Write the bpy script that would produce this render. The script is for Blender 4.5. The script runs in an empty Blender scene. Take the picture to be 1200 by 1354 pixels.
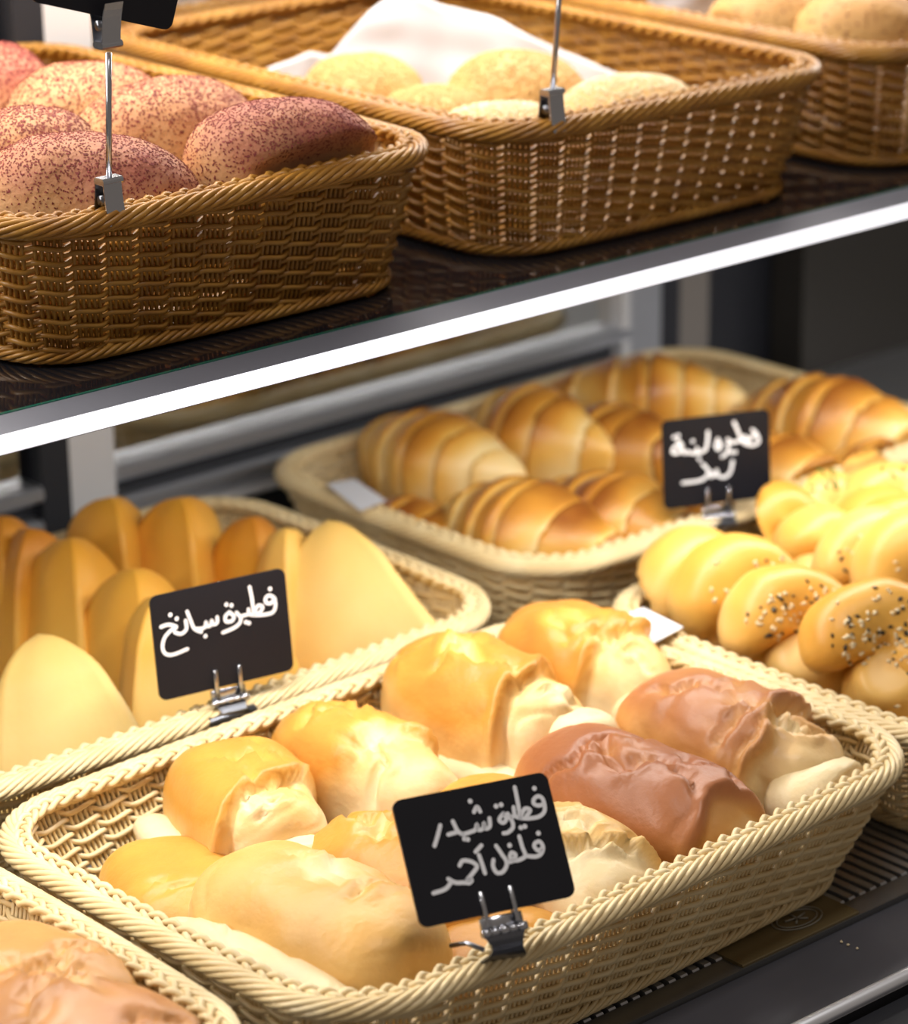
import bpy, math, random
import numpy as np
from mathutils import Matrix, Vector

# ------------------------------------------------------------------ camera
# deck surface is z = 0, basket rims on the deck at RIM, case runs along +x, +y goes into the case
RIM = 0.075
F_PX, PITCH, ROLL, YAW = 3988.67, 0.346697, -0.01357, 0.712696
CAM = np.array([0.0, 0.0, 0.68155 + RIM])
scene = bpy.context.scene
col = scene.collection

def cam_axes():
    cy, sy, cp, sp = math.cos(YAW), math.sin(YAW), math.cos(PITCH), math.sin(PITCH)
    f = np.array([sy*cp, cy*cp, -sp]); r = np.array([cy, -sy, 0.0]); u = np.cross(r, f)
    cr, sr = math.cos(ROLL), math.sin(ROLL)
    return cr*r + sr*u, -sr*r + cr*u, f
R_, U_, FW_ = cam_axes()
cam = bpy.data.cameras.new('camera'); camo = bpy.data.objects.new('camera', cam); col.objects.link(camo)
M = Matrix.Identity(4)
for i in range(3):
    M[i][0], M[i][1], M[i][2], M[i][3] = R_[i], U_[i], -FW_[i], CAM[i]
camo.matrix_world = M
cam.sensor_fit = 'HORIZONTAL'; cam.sensor_width = 36.0; cam.lens = F_PX/1200*36
cam.clip_start = 0.05; cam.clip_end = 50
cam.dof.use_dof = True; cam.dof.focus_distance = 1.53; cam.dof.aperture_fstop = 7.2
scene.camera = camo

# ------------------------------------------------------------------ light
w = bpy.data.worlds.new('shop'); scene.world = w; w.use_nodes = True
bg = w.node_tree.nodes['Background']
bg.inputs[0].default_value = (1.0, 0.86, 0.74, 1); bg.inputs[1].default_value = 0.165

def area(name, loc, size, size_y, power, color=(1, 1, 1), rot=(0, 0, 0), spread=math.pi):
    l = bpy.data.lights.new(name, 'AREA'); l.shape = 'RECTANGLE'; l.size = size; l.size_y = size_y
    l.energy = power; l.color = color; l.spread = spread
    o = bpy.data.objects.new(name, l); col.objects.link(o); o.location = loc; o.rotation_euler = rot
    return o
# LED strip under the front edge of the glass shelf, and the one of the tier above
area('shelf_led_light', (1.25, 1.188, 0.2875), 2.6, 0.010, 6.6, (1.0, 0.96, 0.91), (math.radians(8), 0, 0))
area('upper_led_light', (1.25, 1.46, 0.64), 2.6, 0.03, 13.0, (1.0, 0.93, 0.85), (math.radians(-3), 0, 0))
area('shop_ceiling_light', (.75, .62, 2.4), 1.2, .5, 18, (1.0, 0.95, 0.92))

scene.view_settings.view_transform = 'Standard'; scene.view_settings.look = 'None'
scene.view_settings.exposure = 0.22; scene.view_settings.gamma = 1.0
scene.view_settings.use_curve_mapping = False

# ------------------------------------------------------------------ helpers
def onz(px, py, Z):
    d = FW_ + (px-600)/F_PX*R_ - (py-677)/F_PX*U_
    return CAM + d*(Z-CAM[2])/d[2]
def ony(px, py, Y):
    d = FW_ + (px-600)/F_PX*R_ - (py-677)/F_PX*U_
    return CAM + d*(Y-CAM[1])/d[1]

def link(name, me, parent=None):
    o = bpy.data.objects.new(name, me); col.objects.link(o)
    if parent is not None: o.parent = parent
    return o
def mesh(name, v, f, mat=None, smooth=True, attrs=None):
    me = bpy.data.meshes.new(name)
    me.from_pydata(np.asarray(v, float).tolist(), [], [tuple(int(i) for i in q) for q in f])
    if smooth: me.polygons.foreach_set('use_smooth', np.ones(len(me.polygons), bool))
    if mat: me.materials.append(mat)
    for k, a in (attrs or {}).items():
        at = me.attributes.new(k, 'FLOAT', 'POINT'); at.data.foreach_set('value', np.asarray(a, np.float32))
    me.update()
    return me
def obj(name, v, f, mat=None, parent=None, smooth=True, attrs=None):
    return link(name, mesh(name, v, f, mat, smooth, attrs), parent)
def empty(name, loc=(0, 0, 0), rz=0.0):
    o = link(name, None); o.location = loc; o.rotation_euler = (0, 0, rz); o.empty_display_size = 0.02
    return o
def tag(o, label, cat, group=None):
    o['label'] = label; o['category'] = cat
    if group: o['group'] = group
    return o

class Geo:
    def __init__(s): s.v = []; s.f = []; s.n = 0
    def add(s, v, f):
        s.v.append(np.asarray(v, float)); s.f.extend([tuple(i+s.n for i in q) for q in f]); s.n += len(v)
    def box(s, x0, x1, y0, y1, z0, z1):
        v = [(x, y, z) for z in (z0, z1) for y in (y0, y1) for x in (x0, x1)]
        s.add(v, [(0, 2, 3, 1), (4, 5, 7, 6), (0, 1, 5, 4), (2, 6, 7, 3), (0, 4, 6, 2), (1, 3, 7, 5)])
    def bevbox(s, x0, x1, y0, y1, z0, z1, b):
        # box with chamfered edges along x (profile in yz)
        pr = [(y0+b, z0), (y1-b, z0), (y1, z0+b), (y1, z1-b), (y1-b, z1), (y0+b, z1), (y0, z1-b), (y0, z0+b)]
        v = [(x, y, z) for x in (x0, x1) for y, z in pr]
        f = [(i, (i+1) % 8, 8+(i+1) % 8, 8+i) for i in range(8)] + [tuple(range(7, -1, -1)), tuple(range(8, 16))]
        s.add(v, f)
    def tube(s, pts, rad, sides=6, closed=False, up=(0, 0, 1), caps=True, phase=0.0):
        p = np.asarray(pts, float); n = len(p); rad = np.broadcast_to(np.asarray(rad, float), (n,))
        if closed: t = np.roll(p, -1, 0)-np.roll(p, 1, 0)
        else: t = np.gradient(p, axis=0)
        t /= np.linalg.norm(t, axis=1, keepdims=True)+1e-12
        a = np.cross(np.asarray(up, float), t); a /= np.linalg.norm(a, axis=1, keepdims=True)+1e-12
        b = np.cross(t, a)
        ang = np.arange(sides)*2*math.pi/sides+phase
        v = p[:, None, :]+rad[:, None, None]*(np.cos(ang)[None, :, None]*a[:, None, :]+np.sin(ang)[None, :, None]*b[:, None, :])
        v = v.reshape(-1, 3); f = []
        m = n if closed else n-1
        for i in range(m):
            j = (i+1) % n
            for k in range(sides):
                l = (k+1) % sides
                f.append((i*sides+k, i*sides+l, j*sides+l, j*sides+k))
        if caps and not closed:
            f.append(tuple(range(sides-1, -1, -1))); f.append(tuple((n-1)*sides+k for k in range(sides)))
        s.add(v, f)
    def build(s, name, mat=None, parent=None, smooth=True):
        return obj(name, np.concatenate(s.v), s.f, mat, parent, smooth)
    def mesh(s, name, mat=None, smooth=True):
        return mesh(name, np.concatenate(s.v), s.f, mat, smooth)

def waves(seed, n=14):
    r = np.random.RandomState(seed); d = r.normal(size=(n, 3)); d /= np.linalg.norm(d, axis=1, keepdims=True)
    return d*r.uniform(.6, 1.5, (n, 1)), r.uniform(0, 6.28, n)
def noise(P, freq, seed):
    d, ph = waves(seed)
    return np.sin(P@d.T*freq*6.28+ph).sum(1)/math.sqrt(len(ph))*0.7
def sstep(a, b, x):
    t = np.clip((x-a)/(b-a), 0, 1); return t*t*(3-2*t)

# ------------------------------------------------------------------ materials
def newmat(name):
    m = bpy.data.materials.new(name); m.use_nodes = True
    nt = m.node_tree; return m, nt, nt.nodes['Principled BSDF']
def simple(name, c, rough=.5, metal=0, spec=.5, emit=None, es=0, noise_amt=0, nscale=40):
    m, nt, b = newmat(name)
    b.inputs['Base Color'].default_value = (*c, 1); b.inputs['Roughness'].default_value = rough
    b.inputs['Metallic'].default_value = metal; b.inputs['Specular IOR Level'].default_value = spec
    if emit: b.inputs['Emission Color'].default_value = (*emit, 1); b.inputs['Emission Strength'].default_value = es
    if noise_amt:
        tc = nt.nodes.new('ShaderNodeTexCoord'); n = nt.nodes.new('ShaderNodeTexNoise'); n.inputs['Scale'].default_value = nscale
        nt.links.new(tc.outputs['Object'], n.inputs['Vector'])
        mx = nt.nodes.new('ShaderNodeMix'); mx.data_type = 'RGBA'
        mx.inputs[6].default_value = (*[x*(1-noise_amt) for x in c], 1); mx.inputs[7].default_value = (*[min(1, x*(1+noise_amt)) for x in c], 1)
        nt.links.new(n.outputs['Fac'], mx.inputs[0]); nt.links.new(mx.outputs[2], b.inputs['Base Color'])
    return m
def bread_mat(name, stops, rough=.42, nscale=35, namt=.35, bump=.25, sss=.05, coat=0.0):
    m, nt, b = newmat(name); N = nt.nodes; Lk = nt.links
    at = N.new('ShaderNodeAttribute'); at.attribute_name = 'brown'
    tc = N.new('ShaderNodeTexCoord')
    n1 = N.new('ShaderNodeTexNoise'); n1.inputs['Scale'].default_value = nscale; n1.inputs['Detail'].default_value = 5
    Lk.new(tc.outputs['Object'], n1.inputs['Vector'])
    mm = N.new('ShaderNodeMath'); mm.operation = 'MULTIPLY_ADD'; mm.inputs[1].default_value = namt
    Lk.new(n1.outputs['Fac'], mm.inputs[0]); 
    sb = N.new('ShaderNodeMath'); sb.operation = 'SUBTRACT'; sb.inputs[1].default_value = namt*.5
    Lk.new(at.outputs['Fac'], sb.inputs[0]); Lk.new(sb.outputs[0], mm.inputs[2])
    r = N.new('ShaderNodeValToRGB'); e = r.color_ramp.elements
    while len(e) < len(stops): e.new(0.5)
    for i, (p, c) in enumerate(stops): e[i].position = p; e[i].color = (*c, 1)
    Lk.new(mm.outputs[0], r.inputs[0]); Lk.new(r.outputs[0], b.inputs['Base Color'])
    b.inputs['Roughness'].default_value = rough; b.inputs['Specular IOR Level'].default_value = .4
    b.inputs['Coat Weight'].default_value = coat; b.inputs['Coat Roughness'].default_value = .25
    b.inputs['Subsurface Weight'].default_value = sss; b.inputs['Subsurface Radius'].default_value = (1, .5, .22); b.inputs['Subsurface Scale'].default_value = .006
    n2 = N.new('ShaderNodeTexNoise'); n2.inputs['Scale'].default_value = 260; n2.inputs['Detail'].default_value = 3
    n3 = N.new('ShaderNodeTexNoise'); n3.inputs['Scale'].default_value = 55; n3.inputs['Detail'].default_value = 2
    Lk.new(tc.outputs['Object'], n2.inputs['Vector']); Lk.new(tc.outputs['Object'], n3.inputs['Vector'])
    ad = N.new('ShaderNodeMath'); ad.operation = 'MULTIPLY_ADD'; ad.inputs[1].default_value = 2.5
    Lk.new(n3.outputs['Fac'], ad.inputs[0]); Lk.new(n2.outputs['Fac'], ad.inputs[2])
    bp = N.new('ShaderNodeBump'); bp.inputs['Strength'].default_value = bump; bp.inputs['Distance'].default_value = .0012
    Lk.new(ad.outputs[0], bp.inputs['Height']); Lk.new(bp.outputs[0], b.inputs['Normal'])
    return m
def wicker_mat(name, c1, c2, c3):
    m, nt, b = newmat(name); N = nt.nodes; Lk = nt.links
    tc = N.new('ShaderNodeTexCoord'); n = N.new('ShaderNodeTexNoise'); n.inputs['Scale'].default_value = 38; n.inputs['Detail'].default_value = 4
    Lk.new(tc.outputs['Object'], n.inputs['Vector'])
    r = N.new('ShaderNodeValToRGB'); e = r.color_ramp.elements; e.new(.5)
    for i, (p, c) in enumerate(((.25, c1), (.5, c2), (.75, c3))): e[i].position = p; e[i].color = (*c, 1)
    Lk.new(n.outputs['Fac'], r.inputs[0]); Lk.new(r.outputs[0], b.inputs['Base Color'])
    b.inputs['Roughness'].default_value = .38; b.inputs['Specular IOR Level'].default_value = .45
    return m

MAT_CREAM = wicker_mat('cream_wicker', (.70, .52, .26), (.78, .61, .33), (.84, .70, .43))
MAT_HONEY = wicker_mat('honey_wicker', (.28, .115, .016), (.38, .175, .024), (.47, .24, .042))
MAT_ROLL = bread_mat('soft_roll_crust', ((0, (.86, .70, .42)), (.3, (.82, .54, .20)), (.6, (.70, .34, .06)), (1, (.42, .14, .022))), namt=.3, bump=.3)
MAT_FLAP = bread_mat('pale_dough', ((0, (.88, .74, .48)), (.5, (.84, .65, .34)), (1, (.74, .48, .18))), namt=.5, bump=.35)
MAT_COCOA = bread_mat('brown_crust', ((0, (.86, .66, .34)), (.35, (.66, .34, .10)), (.7, (.44, .17, .06)), (1, (.33, .11, .04))), namt=.25, bump=.25, rough=.42, coat=.08)
MAT_PIE = bread_mat('spinach_pie_crust', ((0, (.88, .62, .22)), (.4, (.82, .46, .08)), (.75, (.72, .33, .03)), (1, (.52, .18, .015))), namt=.25, bump=.12, rough=.5)
MAT_CROI = bread_mat('croissant_crust', ((0, (.90, .68, .32)), (.35, (.80, .46, .10)), (.65, (.62, .27, .035)), (1, (.28, .085, .012))), namt=.35, bump=.3, rough=.36)
MAT_KNOT = bread_mat('knot_roll_crust', ((0, (.86, .62, .28)), (.4, (.78, .44, .09)), (.75, (.66, .30, .035)), (1, (.46, .17, .02))), namt=.25, bump=.12, rough=.38)
MAT_SUMAC = bread_mat('sumac_roll_crust', ((0, (.74, .50, .25)), (.4, (.58, .30, .13)), (.7, (.44, .17, .09)), (1, (.33, .05, .045))), namt=.95, nscale=24, bump=.6, rough=.65)
MAT_SESBUN = bread_mat('sesame_bun_crust', ((0, (.72, .50, .24)), (.5, (.62, .37, .13)), (1, (.46, .23, .07))), namt=.4, bump=.5, rough=.6)
MAT_FLAKE = simple('sumac_flake', (.22, .035, .03), .8, noise_amt=.6, nscale=300)
MAT_SEED = simple('sesame_seed', (.78, .64, .40), .5)
MAT_SEEDG = simple('golden_sesame_seed', (.62, .38, .13), .5, noise_amt=.3, nscale=120)
MAT_NIG = simple('black_seed', (.03, .02, .016), .5)
MAT_HERB = simple('green_herb', (.12, .20, .03), .7)
MAT_BOARD = simple('chalkboard_black', (.010, .010, .014), .5, spec=.25, noise_amt=.3, nscale=20)
MAT_CHALK = simple('chalk_marker_white', (.92, .93, .96), .7)
MAT_STEEL = simple('clip_steel', (.55, .56, .60), .22, 1)
MAT_DSTEEL = simple('dark_clip_steel', (.20, .21, .24), .28, 1)
MAT_ALU = simple('brushed_aluminium', (.55, .57, .62), .38, .85, noise_amt=.08, nscale=15)
MAT_ALUL = simple('pale_aluminium', (.72, .72, .74), .45, .3)
MAT_DARK = simple('dark_gap', (.012, .013, .018), .6)
MAT_NAVY = simple('dark_room_beyond', (.020, .021, .028), .4)  # colour stands in for the darkness beyond the case end
MAT_BROWNP = simple('dim_taupe_panel', (.20, .18, .165), .5)
MAT_MIRROR = simple('door_mirror_glass', (.70, .70, .68), .015, 1)
MAT_GLASS = simple('black_glass_shelf', (.008, .009, .012), .06, 0, .6)
MAT_GEDGE = simple('green_glass_edge', (.008, .10, .07), .1, 0, .6)
MAT_LED = simple('led_diffuser', (.9, .9, .95), .4, emit=(.90, .92, 1.0), es=.88)
MAT_HOUSE = simple('light_housing_grey', (.19, .20, .24), .45, .3)
MAT_SLAT = simple('grille_slat', (.42, .42, .43), .3, .7)
MAT_REFL = simple('deck_reflection', (.16, .12, .055), .3, .2)
MAT_LIP = simple('black_lip', (.060, .062, .075), .35, 0, .5, noise_amt=.3, nscale=12)
MAT_CHROME = simple('chrome_rail', (.85, .87, .92), .35, .75)
MAT_PAPER = simple('white_paper', (.70, .70, .74), .8)

# ------------------------------------------------------------------ setting
def struct(o): o['kind'] = 'structure'; return o

deck = struct(empty('floor', (0, 0, 0)))                     # display deck of the case
g = Geo(); g.box(.2, 2.3, .972, 1.72, -.03, -.008); g.build('deck_pan', MAT_DARK, deck, False)
# grille slats running back to front, shared mesh
g = Geo(); g.bevbox(0, .0048, .972, 1.652, -.006, 0.0, .0008); slat_me = g.mesh('slat', MAT_SLAT, False)
SP = .0086
refl_x = (1.022, 1.112)
i = 0; x = .32
while x < 2.0:
    s = link('slat', slat_me, deck); s.location.x = x; x += SP
g = Geo(); g.bevbox(refl_x[0], refl_x[1], .958, 1.06, -.004, .0006, .0005); g.build('deck_reflection', MAT_REFL, deck, False)  # brown reflection on the glossy deck, built as a solid plate
# oval part of the same reflection, built as thin raised rings
g = Geo(); cx, cy = onz(1053, 1214, .001)[:2]
for a_, b_ in ((.0165, .0100), (.0135, .0076)):
    th = np.linspace(0, 2*math.pi, 40, endpoint=False)
    g.tube(np.stack([cx+a_*np.cos(th), cy+b_*np.sin(th), np.full(40, .0009)], 1), .0005, 4, True)
for k in range(5):
    a0 = k*2*math.pi/5+.3
    g.tube([(cx, cy, .001), (cx+.008*math.cos(a0), cy+.005*math.sin(a0), .001)], .0007, 4)
e = g.build('oval_reflection', simple('oval_grey', (.35, .34, .30), .3, .5), deck)
g = Geo(); g.box(.2, 2.3, .957, .972, -.03, -.001); g.build('deck_edge', simple('deck_edge_metal', (.20, .20, .20), .3, .7), deck, False)
g = Geo(); g.bevbox(.2, 2.3, .903, .957, -.03, -.004, .001); g.build('front_lip', MAT_LIP, deck, False)
g = Geo(); g.tube([(.2, .899, -.004), (2.3, .899, -.004)], .0042, 12); g.build('chrome_rail', MAT_CHROME, deck)
g = Geo(); g.box(.2, 2.3, .86, .895, -.4, -.012); g.build('front_panel', MAT_DARK, deck, False)

wb = struct(empty('wall_back', (0, 0, 0)))
g = Geo(); g.box(.2, 2.6, 1.675, 1.70, -.05, 1.0); g.build('dark_panel', MAT_NAVY, wb, False)  # near-black panel painted in for the dark room past the end
for x0, x1 in ((.3, 1.04), (1.107, 1.596)):
    g = Geo(); g.box(x0, x1, 1.650, 1.668, RIM-.004, .95); g.build('mirror_pane', MAT_MIRROR, wb, False)
for x0, x1, m in ((1.07, 1.107, MAT_ALUL), (1.047, 1.07, MAT_DARK), (1.600, 1.634, MAT_ALU), (1.592, 1.600, MAT_ALUL), (1.634, 1.655, MAT_NAVY), (1.655, 1.688, MAT_BROWNP), (1.80, 2.6, simple('dim_brown_beyond', (.040, .036, .032), .3))):  # navy and dim brown pieces colour in the darkness beyond the post
    g = Geo(); g.box(x0, x1, 1.636, 1.672, 0.0, .95); g.build('door_post', m, wb, False)
for x0, x1 in ((.3, 1.047), (1.107, 1.60)):
    for z0, z1, y0, m in ((-.0055, .0062, 1.642, MAT_ALU), (-.0185, -.0055, 1.656, MAT_DARK), (-.030, -.0185, 1.644, MAT_ALU), (-.0345, -.030, 1.656, MAT_DARK), (-.041, -.0345, 1.638, MAT_ALUL), (-.075, -.041, 1.655, MAT_DARK)):
        g = Geo(); g.bevbox(x0, x1, y0-.008, 1.672, z0+RIM+.003, z1+RIM+.003, min(.003, (z1-z0)*.4)); g.build('door_rail', m, wb, False)

wr = struct(obj('wall_right', *(lambda g: (np.concatenate(g.v), g.f))((lambda: (lambda q: (q.box(2.3, 2.32, .86, 1.70, -.05, 1.0), q)[1])(Geo()))()), MAT_NAVY, None, False))

# glass shelf with LED front
HU = .080; UR = RIM+.3067; ST = UR-HU
sh = empty('glass_shelf', (0, 0, ST)); tag(sh, 'black glass shelf with a glowing white light strip along its front edge', 'shelf')
def shp(name, m, *b):
    g = Geo(); g.box(*b); return g.build(name, m, sh, False)
shp('glass_panel', MAT_GLASS, .2, 2.3, 1.213, 1.640, -.006, 0)
shp('glass_edge', MAT_GEDGE, .2, 2.3, 1.2108, 1.213, -.006, 0)
shp('light_housing', MAT_HOUSE, .2, 2.3, 1.1835, 1.2108, -.0105, -.0004)
shp('light_strip', MAT_LED, .2, 2.3, 1.1820, 1.1835, -.0095, -.0002)
for bx_ in (.45, 2.1):
    g = Geo(); g.box(bx_, bx_+.02, 1.23, 1.645, -.03, -.006); g.build('bracket', MAT_DSTEEL, sh, False)

# ------------------------------------------------------------------ baskets
def rrect(n, W, D, r, bow):
    # closed rounded rectangle, counter-clockwise, n points evenly spaced; returns pts, normals, perimeter
    P = []
    for cx, cy, a0 in ((W/2-r, D/2-r, 0), (-W/2+r, D/2-r, 90), (-W/2+r, -D/2+r, 180), (W/2-r, -D/2+r, 270)):
        for a in np.linspace(a0, a0+90, 16): P.append((cx+r*math.cos(math.radians(a)), cy+r*math.sin(math.radians(a))))
    P = np.array(P); P2 = []
    for i in range(len(P)):
        a, b = P[i], P[(i+1) % len(P)]; k = max(1, int(np.linalg.norm(b-a)/.004))
        for t in range(k): P2.append(a+(b-a)*t/k)
    P = np.array(P2)
    P = P+np.stack([np.sign(P[:, 0])*bow*(1-(2*P[:, 1]/D)**2)*(np.abs(P[:, 0])/(W/2))**4, np.sign(P[:, 1])*bow*(1-(2*P[:, 0]/W)**2)*(np.abs(P[:, 1])/(D/2))**4], 1)
    Q = np.vstack([P, P[:1]]); d = np.r_[0, np.cumsum(np.linalg.norm(np.diff(Q, axis=0), axis=1))]
    s = np.linspace(0, d[-1], n, endpoint=False)
    X = np.stack([np.interp(s, d, Q[:, 0]), np.interp(s, d, Q[:, 1])], 1)
    T = np.roll(X, -1, 0)-np.roll(X, 1, 0); T /= np.linalg.norm(T, axis=1, keepdims=True)
    return X, np.stack([T[:, 1], -T[:, 0]], 1), d[-1]

def make_basket(W, D, H, inset, mat, tagname, r=.047):
    bow = .004
    per = rrect(64, W, D, r, bow)[2]
    G = int(round(per/.0205/2)*2)
    def ring(n, t, off):
        X, N, _ = rrect(n, W, D, r, bow)
        k = inset*(1-t)**1.3
        S = np.array([(W/2-k)/(W/2), (D/2-k)/(D/2)])
        return X*S, N
    parts = {}
    # woven strands
    g = Geo(); rows = 15 if H < .078 else 16; z0 = .009; z1 = H-.009
    for i in range(rows):
        n = G*8; X, N = ring(n, (z0+(z1-z0)*i/(rows-1))/H, 0)
        th = math.pi*np.arange(n)/8.0+math.pi*i
        c = np.tanh(1.5*np.cos(th))/math.tanh(1.5)
        off = .0022*c-.001
        z = z0+(z1-z0)*i/(rows-1)-.0012*np.sin(th)*np.sign(np.cos(th))*np.abs(np.cos(th))**.3
        g.tube(np.c_[X+N*off[:, None], z], .0016, 5, True)
    parts['weave'] = g.mesh(tagname+'_weave', mat)
    # upright stakes in threes
    g = Geo(); n = G*12; rings = []
    tz = np.linspace(.004, H-.004, 6)
    for z in tz: rings.append(ring(n, z/H, 0))
    for k in range(G):
        for j in (-2, -1, 0, 1, 2):
            idx = int(k*12+j*2) % n
            pts = [(rg[0][idx][0]-rg[1][idx][0]*.001, rg[0][idx][1]-rg[1][idx][1]*.001, z) for rg, z in zip(rings, tz)]
            nn = rings[0][1][idx]
            g.tube(pts, .00125, 4, False, up=(nn[0], nn[1], 0))
    parts['stakes'] = g.mesh(tagname+'_stakes', mat)
    # rolled rim
    def rope(g, K, pitch, a, b, rad, zc, off, t, smp, sides=5):
        turns = int(round(per/pitch)); n = turns*smp
        X, N = ring(n, t, 0); s = np.arange(n)/n
        for k in range(K):
            ph = 2*math.pi*(turns*s+k/K)
            g.tube(np.c_[X+N*(off+a*np.cos(ph))[:, None], zc+b*np.sin(ph)], rad, sides, True)
    g = Geo(); rope(g, 9, .076, .0047, .0043, .0017, H-.002, .001, 1.0, 14, 6)
    X, N = ring(260, 1.0, 0); g.tube(np.c_[X+N*.001, np.full(260, H-.002)], .0035, 6, True)
    parts['rim'] = g.mesh(tagname+'_rim', mat)
    g = Geo(); m = int(round(per/.033)); n = m*16; X, N = ring(n, 1.0, 0); s = np.arange(n)/n
    for k in range(3):
        ph = 2*math.pi*(m*s+k/3)
        g.tube(np.c_[X+N*(-.0056+.0034*np.sin(ph))[:, None], H+.0012+.0018*np.sin(2*ph)], .0018, 6, True)
    parts['rim_braid'] = g.mesh(tagname+'_rim_braid', mat)
    g = Geo(); rope(g, 7, .055, .0034, .0030, .0014, .0052, .0005, 0.04, 12)
    parts['foot_rim'] = g.mesh(tagname+'_foot_rim', mat)
    # woven base
    g = Geo(); hw, hd = W/2-inset, D/2-inset; ny = int(2*hd/.0052)
    for k in range(ny):
        y = -hd+.004+k*(2*hd-.008)/(ny-1); ex = hw-.002-max(0, abs(y)-(hd-.035))*.8
        xs = np.linspace(-ex, ex, 25); g.tube(np.c_[xs, np.full(25, y), .0055+.0012*np.cos(np.arange(25)*math.pi+k*math.pi)], .0022, 4)
    for k in range(12):
        x = -hw+.02+k*(2*hw-.04)/11; g.tube([(x, -hd+.004, .0055), (x, hd-.004, .0055)], .0015, 4)
    parts['base'] = g.mesh(tagname+'_base', mat)
    return parts
BASKETS = []
def put_basket(parts, x, y, z, rz, label):
    BASKETS.append((x, y, z, rz, .42 if parts is BL else .2748, .2877 if parts is BL else .401, .027 if parts is BL else .016, RIM if parts is BL else HU))
    r = empty('wicker_basket', (x, y, z), rz); tag(r, label, 'basket')
    for k, me in parts.items(): link(k, me, r)
    return r
BL = make_basket(.42, .2877, RIM, .027, MAT_CREAM, 'cream')
BU = make_basket(.2748, .401, HU, .016, MAT_HONEY, 'honey', .038)
put_basket(BL, .952, 1.098, 0, .042, 'cream wicker basket of split stuffed rolls with a two-line black card')
put_basket(BL, .934, 1.416, 0, .013, 'cream wicker basket of upright triangular pies')
put_basket(BL, 1.405, 1.447, 0, .007, 'cream wicker basket of ridged croissant rolls')
put_basket(BL, 1.391, 1.096, 0, .0, 'cream wicker basket of seeded knot rolls')
put_basket(BL, .501, 1.098, 0, .005, 'cream wicker basket of tan wrinkled rolls next to the stuffed roll basket')
put_basket(BU, .929, 1.438, ST, -.013, 'honey wicker basket of red sumac rolls on the glass shelf')
put_basket(BU, 1.244, 1.434, ST, -.013, 'honey wicker basket lined with white paper holding sesame buns')
put_basket(BU, 1.562, 1.434, ST, -.002, 'honey wicker basket with smooth tan buns at the end of the glass shelf')

# ------------------------------------------------------------------ breads
def grid_faces(nu, nv):
    f = []
    for i in range(nu-1):
        for k in range(nv):
            l = (k+1) % nv
            f.append((i*nv+k, i*nv+l, (i+1)*nv+l, (i+1)*nv+k))
    f.append(tuple(range(nv-1, -1, -1))); f.append(tuple((nu-1)*nv+k for k in range(nv)))
    return f
def spow(x, e): return np.sign(x)*np.abs(x)**e

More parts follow.
